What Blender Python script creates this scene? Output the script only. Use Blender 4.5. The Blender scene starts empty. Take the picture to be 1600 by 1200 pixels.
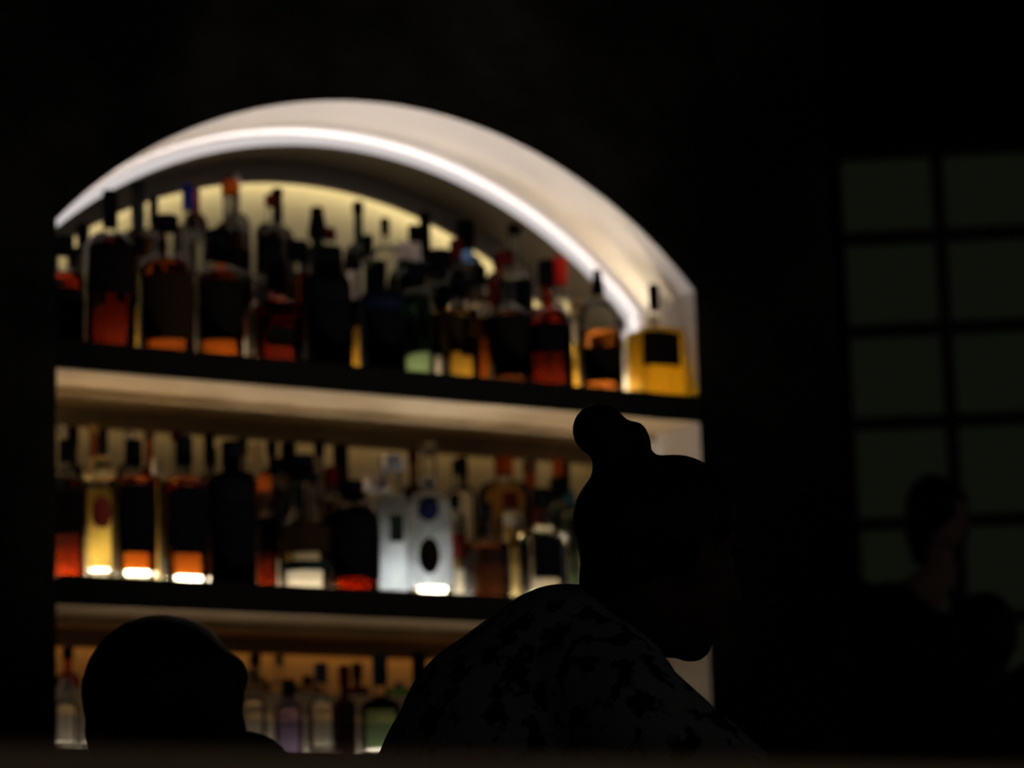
import bpy, bmesh, math, random
from mathutils import Vector, Matrix
random.seed(7)
COL = bpy.context.scene.collection
PI = math.pi

# ------------------------------------------------------------------ camera model (108 mm lens, 1600x1200 frame)
FPX = 4806.0
AX = Vector((0.85746836, -0.07685457, -0.50876456))   # world axes seen from the camera
AY = Vector((-0.51370565, -0.18404514, -0.83799397))
AZ = Vector((-0.02923198, 0.97990855, -0.19729351))
CAM = Vector((-2.255, -5.4, 1.0))
FWD = Vector((-AX.z, -AY.z, -AZ.z))
def ray(px, py):
    c = Vector((px - 800, 600 - py, -FPX))
    return Vector((AX.dot(c), AY.dot(c), AZ.dot(c)))
def on_y(px, py, y):
    d = ray(px, py); return CAM + d * ((y - CAM.y) / d.y)
def at(px, py, dep):
    return CAM + ray(px, py) * (dep / FPX)
def depth_of(p): return (p - CAM).dot(FWD)

# ------------------------------------------------------------------ helpers
def tag(o, label=None, cat=None, group=None, kind=None):
    if label: o['label'] = label
    if cat: o['category'] = cat
    if group: o['group'] = group
    if kind: o['kind'] = kind
    return o
def empty(name, loc, label, cat, group=None):
    o = bpy.data.objects.new(name, None); COL.objects.link(o); o.location = loc
    o.empty_display_size = .05
    return tag(o, label, cat, group)
def obj(name, bm, mat, parent=None, smooth=False, angle=None):
    bmesh.ops.recalc_face_normals(bm, faces=bm.faces[:])
    me = bpy.data.meshes.new(name); bm.to_mesh(me); bm.free()
    if smooth:
        for p in me.polygons: p.use_smooth = True
        if angle:
            bm2 = bmesh.new(); bm2.from_mesh(me)
            for e in bm2.edges:
                if len(e.link_faces) == 2 and e.calc_face_angle(0) > angle: e.smooth = False
            bm2.to_mesh(me); bm2.free()
    me.materials.append(mat)
    o = bpy.data.objects.new(name, me); COL.objects.link(o)
    if parent: o.parent = parent
    return o
def struct(name, bm, mat, **k):
    o = obj(name, bm, mat, **k); o['kind'] = 'structure'; return o
def box(bm, x0, x1, y0, y1, z0, z1, M=None):
    vs = [Vector((x, y, z)) for x in (x0, x1) for y in (y0, y1) for z in (z0, z1)]
    if M: vs = [M @ v for v in vs]
    v = [bm.verts.new(p) for p in vs]
    for f in ((0,1,3,2),(4,6,7,5),(0,4,5,1),(2,3,7,6),(0,2,6,4),(1,5,7,3)):
        bm.faces.new([v[i] for i in f])
def bevel(bm, w, seg=2):
    bmesh.ops.bevel(bm, geom=bm.edges[:], offset=w, segments=seg, affect='EDGES', profile=.6)
def lathe(bm, prof, n=28, e=2.0, ratio=1.0, rot=0.0, cap=True, jit=None):
    """revolve (r, z) pairs; e = superellipse exponent of the cross-section"""
    rings = []
    for (r, z, ee) in [(p + (e,))[:3] if len(p) == 2 else p for p in prof]:
        if r < 1e-5:
            rings.append([bm.verts.new((0, 0, z))]); continue
        ring = []
        for k in range(n):
            a = 2*PI*(k+.5)/n; c, s = math.cos(a), math.sin(a)
            q = (abs(c)**ee + abs(s)**ee) ** (-1/ee)
            x, y = r*q*c, r*ratio*q*s
            ring.append(bm.verts.new((x*math.cos(rot)-y*math.sin(rot), x*math.sin(rot)+y*math.cos(rot), z)))
        rings.append(ring)
    for a, b in zip(rings, rings[1:]):
        if len(a) == 1 and len(b) == 1: continue
        for k in range(n):
            k2 = (k+1) % n
            if len(a) == 1: bm.faces.new((a[0], b[k], b[k2]))
            elif len(b) == 1: bm.faces.new((a[k], a[k2], b[0]))
            else: bm.faces.new((a[k], a[k2], b[k2], b[k]))
    if cap:
        if len(rings[0]) > 1: bm.faces.new(rings[0][::-1])
        if len(rings[-1]) > 1: bm.faces.new(rings[-1])

# ------------------------------------------------------------------ materials
def new_mat(name):
    m = bpy.data.materials.new(name); m.use_nodes = True
    nt = m.node_tree; nt.nodes.clear()
    return m, nt, nt.nodes.new('ShaderNodeOutputMaterial')
def pbr(name, col, rough=.6, metal=0, spec=.5, noise=None, coat=0, bump=None):
    m, nt, out = new_mat(name)
    b = nt.nodes.new('ShaderNodeBsdfPrincipled')
    b.inputs['Base Color'].default_value = (*col, 1); b.inputs['Roughness'].default_value = rough
    b.inputs['Metallic'].default_value = metal; b.inputs['Specular IOR Level'].default_value = spec
    b.inputs['Coat Weight'].default_value = coat
    tc = nt.nodes.new('ShaderNodeTexCoord')
    if noise:
        sc, col2, lo, hi, det = noise
        n = nt.nodes.new('ShaderNodeTexNoise'); n.inputs['Scale'].default_value = sc; n.inputs['Detail'].default_value = det
        nt.links.new(tc.outputs['Object'], n.inputs['Vector'])
        r = nt.nodes.new('ShaderNodeValToRGB')
        r.color_ramp.elements[0].position = lo; r.color_ramp.elements[0].color = (*col, 1)
        r.color_ramp.elements[1].position = hi; r.color_ramp.elements[1].color = (*col2, 1)
        nt.links.new(n.outputs['Fac'], r.inputs['Fac']); nt.links.new(r.outputs['Color'], b.inputs['Base Color'])
    if bump:
        n2 = nt.nodes.new('ShaderNodeTexNoise'); n2.inputs['Scale'].default_value = bump[0]; n2.inputs['Detail'].default_value = 6
        nt.links.new(tc.outputs['Object'], n2.inputs['Vector'])
        bp = nt.nodes.new('ShaderNodeBump'); bp.inputs['Strength'].default_value = bump[1]; bp.inputs['Distance'].default_value = bump[2]
        nt.links.new(n2.outputs['Fac'], bp.inputs['Height']); nt.links.new(bp.outputs['Normal'], b.inputs['Normal'])
    nt.links.new(b.outputs[0], out.inputs[0]); return m
def emit(name, col, s):
    m, nt, out = new_mat(name); e = nt.nodes.new('ShaderNodeEmission')
    e.inputs[0].default_value = (*col, 1); e.inputs[1].default_value = s
    nt.links.new(e.outputs[0], out.inputs[0]); return m
def shell(name, tint, rough=.03, blend=.28):
    """thin clear bottle wall: see-through face-on, glossy towards its edges"""
    m, nt, out = new_mat(name)
    t = nt.nodes.new('ShaderNodeBsdfTransparent'); t.inputs[0].default_value = (*tint, 1)
    g = nt.nodes.new('ShaderNodeBsdfGlossy'); g.inputs['Color'].default_value = (.9, .9, .9, 1); g.inputs['Roughness'].default_value = rough
    lw = nt.nodes.new('ShaderNodeLayerWeight'); lw.inputs[0].default_value = blend
    mx = nt.nodes.new('ShaderNodeMixShader')
    nt.links.new(lw.outputs['Fresnel'], mx.inputs[0]); nt.links.new(t.outputs[0], mx.inputs[1]); nt.links.new(g.outputs[0], mx.inputs[2])
    nt.links.new(mx.outputs[0], out.inputs[0]); return m
def fluid(name, col, ior=1.36, rough=.02):
    m, nt, out = new_mat(name)
    b = nt.nodes.new('ShaderNodeBsdfPrincipled')
    b.inputs['Base Color'].default_value = (*col, 1); b.inputs['Transmission Weight'].default_value = 1
    b.inputs['IOR'].default_value = ior; b.inputs['Roughness'].default_value = rough
    nt.links.new(b.outputs[0], out.inputs[0]); return m

def frosted(name, col, f):
    m, nt, out = new_mat(name)
    t = nt.nodes.new('ShaderNodeBsdfTranslucent'); t.inputs[0].default_value = (*col, 1)
    g = nt.nodes.new('ShaderNodeBsdfGlass'); g.inputs['Color'].default_value = (*col, 1); g.inputs['Roughness'].default_value = .12; g.inputs['IOR'].default_value = 1.4
    mx = nt.nodes.new('ShaderNodeMixShader'); mx.inputs[0].default_value = f
    nt.links.new(g.outputs[0], mx.inputs[1]); nt.links.new(t.outputs[0], mx.inputs[2]); nt.links.new(mx.outputs[0], out.inputs[0]); return m
M = {
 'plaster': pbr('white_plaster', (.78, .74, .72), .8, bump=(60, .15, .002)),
 'innerplaster': pbr('shaded_plaster', (.30, .27, .25), .8, bump=(60, .15, .002)),  # vault plaster with the shade of its rear part put into the colour
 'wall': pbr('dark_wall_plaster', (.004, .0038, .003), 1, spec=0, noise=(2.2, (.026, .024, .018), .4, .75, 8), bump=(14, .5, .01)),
 'backwall': pbr('cream_backboard', (.80, .74, .58), .7),
 'shelfwood': pbr('shelf_wood', (.46, .34, .20), .55, noise=(9, (.36, .26, .15), .35, .7, 6)),
 'fascia': pbr('dark_fascia', (.006, .005, .004), .8, spec=.05),
 'ceiling': pbr('dark_ceiling', (.02, .02, .02), .9),
 'floor': pbr('dark_floor', (.035, .025, .018), .5, noise=(4, (.02, .015, .01), .3, .7, 5)),
 'bar': pbr('bar_wood', (.80, .56, .38), .7, noise=(6, (.66, .44, .29), .35, .7, 6), spec=.2),
 'steel': pbr('dark_steel', (.02, .022, .02), .6, metal=0),
 'black': pbr('black_cap', (.008, .008, .009), .6, spec=0),
 'blackglass': pbr('black_glass', (.006, .006, .007), .4, spec=.0),
 'navyglass': pbr('navy_glass', (.008, .012, .025), .4, spec=.0),
 'bluecap': pbr('blue_cap', (.03, .04, .35), .6, spec=0),
 'bluecap_dark': pbr('deep_blue_label', (.012, .016, .05), .6, spec=0),
 'redcap': pbr('red_cap', (.65, .03, .02), .6, spec=0),
 'darkred': pbr('dark_red_cap', (.10, .012, .012), .6, spec=0),
 'orangecap': pbr('orange_cap', (.75, .14, .02), .6, spec=0),
 'cork': pbr('cork', (.36, .24, .12), .8),
 'gold': pbr('gold_cap', (.75, .50, .18), .35, metal=.6),
 'silver': pbr('silver_cap', (.75, .75, .77), .25, metal=.8),
 'tealcap': pbr('teal_cap', (.02, .07, .075), .6, spec=0),
 'greycap': pbr('grey_cap', (.05, .055, .065), .6, spec=0),
 'bluegrey': pbr('blue_grey_cap', (.10, .12, .22), .6, spec=0),
 'lab_dark': pbr('dark_label', (.008, .006, .005), .7, spec=0),
 'lab_black': pbr('black_label', (.0045, .0045, .005), .6, spec=0),
 'lab_brown': pbr('brown_label', (.020, .011, .005), .7, spec=0),
 'lab_cream': pbr('cream_label', (.62, .54, .40), .7, spec=0),
 'lab_white': pbr('white_label', (.70, .62, .60), .7, spec=0),
 'lab_red': pbr('red_label', (.22, .03, .02), .6, spec=0),
 'lab_gold': pbr('gold_label', (.62, .40, .14), .5, spec=0),
 'lab_green': pbr('green_label', (.014, .022, .016), .6, spec=0),
 'g_clear': shell('clear_glass', (.97, .97, .96)),
 'g_smoke': shell('grey_glass', (.55, .55, .57)),
 'g_green': shell('green_glass', (.35, .80, .42)),
 'g_dkgreen': shell('dark_green_glass', (.06, .16, .08)),
 'g_amber': shell('amber_glass', (.75, .33, .08)),
 'g_brown': shell('brown_glass', (.30, .10, .025)),
 'g_blue': shell('blue_glass', (.25, .38, .75)),
 'g_violet': shell('violet_glass', (.72, .64, .92)),
 'base': fluid('thick_glass_base', (.55, .54, .52), 1.5, .02),
 'l_red': fluid('red_amber_spirit', (.22, .018, .002)),
 'l_amber': fluid('amber_spirit', (.56, .13, .010)),
 'l_gold': fluid('golden_spirit', (.98, .58, .07)),
 'l_straw': fluid('straw_spirit', (.98, .86, .45)),
 'l_brown': fluid('brown_spirit', (.20, .06, .010)),
 'l_dark': fluid('dark_brandy', (.075, .020, .004)),
 'l_clear': fluid('clear_spirit', (.97, .98, .99)),
 'l_green': fluid('green_spirit', (.55, .92, .58)),
 'l_glow': frosted('glowing_golden_spirit', (1.0, .70, .11), .9),
 'frost': frosted('frosted_spirit', (.90, .95, .99), .85),
 'l_milky': frosted('milky_yellow_liqueur', (1.0, .84, .38), .85),
 'l_cream': pbr('cream_liqueur', (.85, .72, .45), .4),
 'hair': pbr('black_hair', (.004, .0035, .003), .55, spec=.2),
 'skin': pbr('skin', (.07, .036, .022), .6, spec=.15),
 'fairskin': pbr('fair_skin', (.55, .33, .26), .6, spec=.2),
 'shirt': pbr('floral_shirt', (.012, .012, .013), .9, spec=.1, noise=(40, (.24, .24, .25), .43, .49, 6)),
 'blackcloth': pbr('black_cloth', (.006, .006, .0065), .9, spec=.1),
 'greycloth': pbr('grey_cloth', (.028, .027, .025), .9, spec=.1),
 'eye': pbr('eye_white', (.10, .09, .085), .5, spec=.1), 'iris': pbr('iris', (.02, .012, .008), .2),
 'led_white': emit('white_led', (1.0, .92, .89), 6.5),
 'opal': emit('opal_diffuser', (1.0, .92, .90), .64),
 'led_warm': emit('warm_led', (1.0, .72, .40), 2.5),
 'led_wash': emit('yellow_led', (1.0, .84, .46), 4.6),
 'led_wash2': emit('amber_led', (1.0, .68, .28), .7),
 'led_wash3': emit('orange_led', (1.0, .40, .07), .95),
 'led_warm2': emit('warm_led_low', (1.0, .60, .28), 1.2),
 'riser': pbr('cream_riser', (.80, .74, .62), .6),
 'foot1': emit('foot_led', (1.0, .82, .56), 32), 'foot1b': emit('foot_led_rear', (1.0, .78, .48), 3),
 'foot2': emit('foot_led_mid', (1.0, .86, .62), 34), 'foot2b': emit('foot_led_mid_rear', (1.0, .76, .42), 1.5),
 'foot3': emit('foot_led_low', (1.0, .88, .70), 4), 'foot3b': emit('foot_led_low_rear', (1.0, .55, .2), .25),
 'fill_gold': emit('gold_fill', (1.0, .86, .60), 300), 'fill_cool': emit('cool_fill', (.86, .95, 1.0), 190), 'fill_gold2': emit('gold_fill_mid', (1.0, .86, .62), 80),
 'pane': emit('green_lit_glass', (.0040, .0048, .0028), 1.0),
}

# ------------------------------------------------------------------ the setting
W, SPR, RISE = 1.497, .245, .572            # niche width, springing and apex above the top shelf
Z1 = CAM.z + 1.2728                          # top of the upper shelf
Z2, Z3 = Z1 - .457, Z1 - .783
ACX, ACZ, AR = W/2, Z1 + RISE - 1.019, 1.019
DEP = .45
ZB = Z3 - .05                                # bottom of the niche
TH = math.asin((W/2)/AR)
NA = 64
def arc(r, k, n=NA): 
    a = -TH + 2*TH*k/n; return ACX + r*math.sin(a), ACZ + r*math.cos(a)
ZS = ACZ + AR*math.cos(TH)                   # springing height
XR = on_y(1306, 500, 0).x                    # where the niche wall ends on the right
HC = 4.3
bm = bmesh.new()
def quad(bm, *p): bm.faces.new([bm.verts.new(q) for q in p])
def wallface(y):
    quad(bm, (-3.2,y,0), (0,y,0), (0,y,ZS), (-3.2,y,ZS))
    quad(bm, (W,y,0), (XR,y,0), (XR,y,ZS), (W,y,ZS))
    quad(bm, (0,y,0), (W,y,0), (W,y,ZB), (0,y,ZB))
    quad(bm, (-3.2,y,ZS), (0,y,ZS), (0,y,HC), (-3.2,y,HC))
    quad(bm, (W,y,ZS), (XR,y,ZS), (XR,y,HC), (W,y,HC))
    for k in range(NA):
        x0, z0 = arc(AR, k); x1, z1 = arc(AR, k+1)
        quad(bm, (x0,y,z0), (x1,y,z1), (x1,y,HC), (x0,y,HC))
wallface(0)
quad(bm, (XR,0,0), (XR,.6,0), (XR,.6,HC), (XR,0,HC))
quad(bm, (-3.2,.6,0), (XR,.6,0), (XR,.6,HC), (-3.2,.6,HC))
bmesh.ops.remove_doubles(bm, verts=bm.verts[:], dist=1e-5)
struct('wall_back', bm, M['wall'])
# plaster lining: jambs, vault, sill
bm = bmesh.new()
quad(bm, (0,0,ZB), (0,DEP,ZB), (0,DEP,ZS), (0,0,ZS))
quad(bm, (W,0,ZB), (W,DEP,ZB), (W,DEP,ZS), (W,0,ZS))
quad(bm, (0,0,ZB), (W,0,ZB), (W,DEP,ZB), (0,DEP,ZB))
for k in range(NA):
    x0, z0 = arc(AR, k); x1, z1 = arc(AR, k+1)
    quad(bm, (x0,0,z0), (x1,0,z1), (x1,DEP,z1), (x0,DEP,z0))
bmesh.ops.remove_doubles(bm, verts=bm.verts[:], dist=1e-5)
struct('trim_1', bm, M['plaster'], smooth=True, angle=.4)
R1, R2, H1, H2 = .170, .262, .085, .150      # stepped risers: front edges and heights
# the lowered rear part of the vault, with a lip near the back wall
DROP, LIP, YS = .032, .078, .240
def ring(bm, r0, r1, y0, y1):
    L = []
    for k in range(NA+1):
        a, b = arc(r0, k), arc(r1, k)
        L.append([bm.verts.new((q[0], y, q[1])) for q, y in ((a,y0),(b,y0),(b,y1),(a,y1))])
    for A, B in zip(L, L[1:]):
        for i in range(4): bm.faces.new((A[i], A[(i+1)%4], B[(i+1)%4], B[i]))
    bm.faces.new(L[0]); bm.faces.new(L[-1][::-1])
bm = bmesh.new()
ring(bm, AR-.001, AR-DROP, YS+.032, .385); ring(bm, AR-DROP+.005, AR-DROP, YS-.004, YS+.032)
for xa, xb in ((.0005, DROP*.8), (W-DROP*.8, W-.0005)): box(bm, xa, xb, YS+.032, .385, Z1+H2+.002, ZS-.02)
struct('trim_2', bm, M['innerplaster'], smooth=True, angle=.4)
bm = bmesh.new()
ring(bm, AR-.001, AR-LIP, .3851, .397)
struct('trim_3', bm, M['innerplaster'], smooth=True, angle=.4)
# back of the niche
bm = bmesh.new()
vs = [bm.verts.new((0,DEP-.001,ZB)), bm.verts.new((W,DEP-.001,ZB))] + [bm.verts.new((arc(AR,k)[0],DEP-.001,arc(AR,k)[1])) for k in range(NA,-1,-1)]
bm.faces.new(vs)
struct('wall_niche', bm, M['backwall'])

# light strips of the niche
bm = bmesh.new(); ring(bm, AR-.012, AR-DROP-.001, YS-.009, YS-.0045)
DA = tag(obj('light_diffuser', bm, M['opal'], smooth=True, angle=.4), 'glowing white light band following the arch of the niche', 'light diffuser')
bm = bmesh.new(); box(bm, W-.0285, W-.012, YS-.009, YS-.0045, Z1+H2+.004, ZS-.024)
DJ = tag(obj('light_diffuser', bm, M['opal']), 'upright white light band on the right jamb behind the golden decanter', 'light diffuser')
bm = bmesh.new(); box(bm, W-.022, W-.0135, YS+.003, YS+.011, Z1+H2+.006, ZS-.024)
obj('light_strip', bm, M['led_white'], DJ)
bm = bmesh.new(); ring(bm, AR-.0145, AR-.023, YS+.008, YS+.018)
obj('light_strip', bm, M['led_white'], DA, smooth=True, angle=.4)
bm = bmesh.new(); ring(bm, AR-DROP-.004, AR-DROP-.016, .402, .420)
obj('light_strip', bm, M['led_wash'], bpy.data.objects['trim_3'], smooth=True, angle=.4)

# shelves
ST = .049
def shelf(z, label, front=True):
    r = empty('shelf', (W/2, 0, z-ST), label, 'shelf', 'niche shelves')
    b = bmesh.new(); box(b, -W/2+.001, W/2-.001, .002, DEP-.003, 0, ST); bevel(b, .002, 1); obj('board', b, M['shelfwood'], r)
    if front:
        b = bmesh.new(); box(b, -W/2+.002, W/2-.002, .165, .177, -.014, -.0005); obj('rail', b, M['shelfwood'], r)
        b = bmesh.new(); box(b, -W/2+.001, W/2-.001, -.004, .0015, -.001, ST+.007); obj('fascia', b, M['fascia'], r)
        b = bmesh.new(); box(b, -W/2+.002, W/2-.002, .385, .397, -.032, -.0005); obj('rail', b, M['shelfwood'], r)
    return r
SH = {Z1: shelf(Z1, 'dark wooden shelf at the foot of the white arch, carrying the top row of bottles')}
SH[Z2] = shelf(Z2, 'dark wooden middle shelf with a thin glowing line beneath it')
shelf(Z3, 'lowest wooden shelf, just above the blurred bar edge', False)
# unseen work counter under the niche; upward fill light added for soffit and shelf undersides
wc = empty('work_counter', (W/2, -.40, 0), 'low dark work counter standing against the wall under the lit niche', 'counter')
b = bmesh.new(); box(b, -1.3, 1.3, -.32, .38, .90, .94); bevel(b, .004, 1); obj('counter_top', b, M['fascia'], wc)
b = bmesh.new(); box(b, -1.28, 1.28, -.27, .37, 0, .8995); obj('counter_body', b, M['fascia'], wc)
la = bpy.data.lights.new('uplight_fill', 'AREA'); la.shape = 'RECTANGLE'; la.size = 1.45; la.size_y = .03
la.energy = 2.8; la.color = (1, .925, .89); la.spread = math.radians(52)
lo_ = bpy.data.objects.new('uplight_fill', la); COL.objects.link(lo_); lo_.location = (W/2, -.56, .96)
lo_.rotation_euler = (math.radians(180-15), 0, 0)
def strip(x0, x1, y0, y1, z0, z1, mat, par):
    b = bmesh.new(); box(b, x0, x1, y0, y1, z0, z1)
    o = obj('light_strip', b, M[mat]); o.parent = par; o.matrix_parent_inverse = Matrix.Translation(-par.location)
for z, wash, nm in ((Z1, 'led_wash2', 'upper'), (Z2, 'led_wash3', 'middle')):
    strip(.004, W-.004, .402, .416, z-ST-.012, z-ST-.002, wash, SH[z])
# stepped risers that lift the rear rows, each lit from its foot
RS = {}
for z, m1, m2, nm in ((Z1, 'foot1', 'foot1b', 'upper'), (Z2, 'foot2', 'foot2b', 'middle'), (Z3, 'foot3', 'foot3b', 'lowest')):
    for y0, y1, h, lab in ((R1, R2-.0005, H1, 'low cream riser step under the second row of bottles, %s shelf'), (R2, DEP-.004, H2, 'taller cream riser step under the back row of bottles, %s shelf')):
        b = bmesh.new(); box(b, .003, W-.003, y0, y1, z+.0005, z+h); bevel(b, .001, 1)
        rz = tag(obj('bottle_riser', b, M['riser']), lab % nm, 'riser', 'stepped risers')
        if h == H1: RS[z] = rz
    strip(.006, W-.006, R1-.012, R1-.004, z+.001, z+.009, m1, RS[z])
    strip(.006, W-.006, R2-.010, R2-.003, z+H1+.001, z+H1+.009, m2, rz)

for x0, x1, z, mt, nm in ((1.33, 1.47, Z1, 'fill_gold', 'short added fill strip behind the golden decanter at the right end of the upper shelf'),
                          (.72, .90, Z2, 'fill_cool', 'short added cool fill strip behind the cut-crystal bottle on the middle shelf'),
                          (.07, .36, Z2, 'fill_gold2', 'short added fill strip behind the slim yellow bottle on the middle shelf')):
    strip(x0, x1, R1-.012, R1-.005, z+.0095, z+.016, mt, RS[z])  # unseen fill strips, added to brighten the bottles in front of them

# floor, ceiling, left wall
bm = bmesh.new(); box(bm, -9, 9, -9, 9, -.1, 0); struct('floor', bm, M['floor'])
bm = bmesh.new(); box(bm, -9, 9, -9, 9, HC, HC+.1); struct('ceiling', bm, M['ceiling'])
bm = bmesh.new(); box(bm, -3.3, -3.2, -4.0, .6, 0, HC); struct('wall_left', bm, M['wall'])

# window wall beyond, on the right
EF = Vector((FWD.x, FWD.y, 0)).normalized(); ER = Vector((EF.y, -EF.x, 0))
an = math.radians(4)
wd = (ER*math.cos(an) - EF*math.sin(an)).normalized(); wn = Vector((-wd.y, wd.x, 0))
if wn.dot(EF) < 0: wn = -wn
P0 = at(1462, 240, 9.5)
def on_win(px, py):
    d = ray(px, py); return CAM + d*((P0-CAM).dot(wn)/d.dot(wn))
def uz(px, py):
    q = on_win(px, py) - P0; return q.dot(wd), on_win(px, py).z
MW = Matrix(((wd.x, wn.x, 0, P0.x), (wd.y, wn.y, 0, P0.y), (0, 0, 1, 0), (0, 0, 0, 1)))
uL = uz(1307, 300)[0]; pw = uz(1310+155, 300)[0] - uz(1310, 300)[0]
cols = [uL + (0 - uL)*i for i in range(5)]
ztop = uz(1390, 238)[1]; rows = [uz(1400, y)[1] for y in (371, 516, 661, 818)]
step = (rows[0]-rows[-1])/3
zs = [ztop] + rows + [rows[-1]-step, rows[-1]-2*step]
win = bpy.data.objects.new('window_1', None); COL.objects.link(win); win.location = (P0.x, P0.y, zs[-1]); win['kind'] = 'structure'
MI = Matrix.Translation(-Vector(win.location)) @ MW
bm = bmesh.new(); hw = .017
for c in cols: box(bm, c-hw, c+hw, -.03, .03, zs[-1], zs[0], MI)
for z in zs: box(bm, cols[0], cols[-1], -.029, .029, z-.016, z+.016, MI)
obj('window_frame', bm, M['steel'], win)
bm = bmesh.new(); box(bm, cols[0]-.05, cols[-1]+.05, .04, .05, zs[-1]-.05, zs[0]+.05, MI)
obj('window_pane', bm, M['pane'], win)
bm = bmesh.new()
box(bm, -2.5, cols[0]+.004, -.03, .25, 0, HC, MW); box(bm, cols[-1]-.004, 5, -.03, .25, 0, HC, MW)
box(bm, cols[0], cols[-1], -.03, .25, 0, zs[-1]+.004, MW); box(bm, cols[0], cols[-1], -.03, .25, zs[0]-.004, HC, MW)
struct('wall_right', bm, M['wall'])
# raised floor in front of the window
PLZ = .70
pc = at(1450, 1000, 8.0); u0 = (pc-P0).dot(wd)
bm = bmesh.new(); box(bm, u0-1.05, u0+2.5, -2.35, -.04, 0, PLZ, MW)
struct('floor_raised', bm, M['floor'])

# blurred bar counter across the bottom of the view, parallel to the niche wall
pb = at(800, 1177, 1.5)
bar = empty('bar_counter', (pb.x, pb.y, 0), 'out-of-focus brown wooden bar counter edge across the bottom', 'bar counter')
b = bmesh.new(); box(b, -1.6, 2.4, 0, .42, pb.z-.05, pb.z); bevel(b, .006, 2); obj('counter_top', b, M['bar'], bar)
b = bmesh.new(); box(b, -1.55, 2.35, .06, .36, 0, pb.z-.0505); obj('counter_front', b, M['bar'], bar)

# ------------------------------------------------------------------ bottles
def shoulder_curve(kind, rb, rn, zs, zn, e):
    pts = []
    n = 9
    for i in range(1, n+1):
        t = i/n
        if kind == 'round':   r = rn + (rb-rn)*math.sqrt(max(0, 1-t*t)); z = zs + (zn-zs)*t
        elif kind == 'slope': s = t*t*(3-2*t); r = rb + (rn-rb)*s; z = zs + (zn-zs)*t
        elif kind == 'dome':  a = t*PI/2; r = rn + (rb-rn)*math.cos(a)**.8; z = zs + (zn-zs)*math.sin(a)
        else: r = rb + (rn-rb)*(1-(1-t)**2.2); z = zs + (zn-zs)*(1-(1-t)**.8)          # 'square'
        pts.append((r, z, e + (2-e)*t))
    return pts
def body_prof(rb, rn, zsh, znk, ztop, kind, e, taper=1.0, off=0.0):
    rb2 = rb*taper
    p = [(rb2*.90-off, off, e), (rb2*.97-off, .0015+off, e), (rb2-off, .005+off, e)]
    for i in range(1, 5): p.append((rb2+(rb-rb2)*i/4-off, .005+(zsh-.005)*i/4, e))
    p += [(r-off, z, ee) for r, z, ee in shoulder_curve(kind, rb, rn, zsh, znk, e)]
    p += [(rn-off, znk+(ztop-znk)*.5, 2), (rn-off, ztop, 2)]
    return p
def prof_r(p, z):
    for a, b in zip(p, p[1:]):
        if a[1] <= z <= b[1] and b[1] > a[1]:
            t = (z-a[1])/(b[1]-a[1]); return a[0]+(b[0]-a[0])*t, a[2]+(b[2]-a[2])*t
    return p[-1][0], p[-1][2]
def cut_prof(p, z0, z1):
    q = [prof_r(p, z0)]; out = [(q[0][0], z0, q[0][1])]
    out += [v for v in p if z0+1e-4 < v[1] < z1-1e-4]
    q = prof_r(p, z1); out.append((q[0], z1, q[1])); return out
CAMDIR = lambda x, y: math.atan2(CAM.y-y, CAM.x-x)

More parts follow.
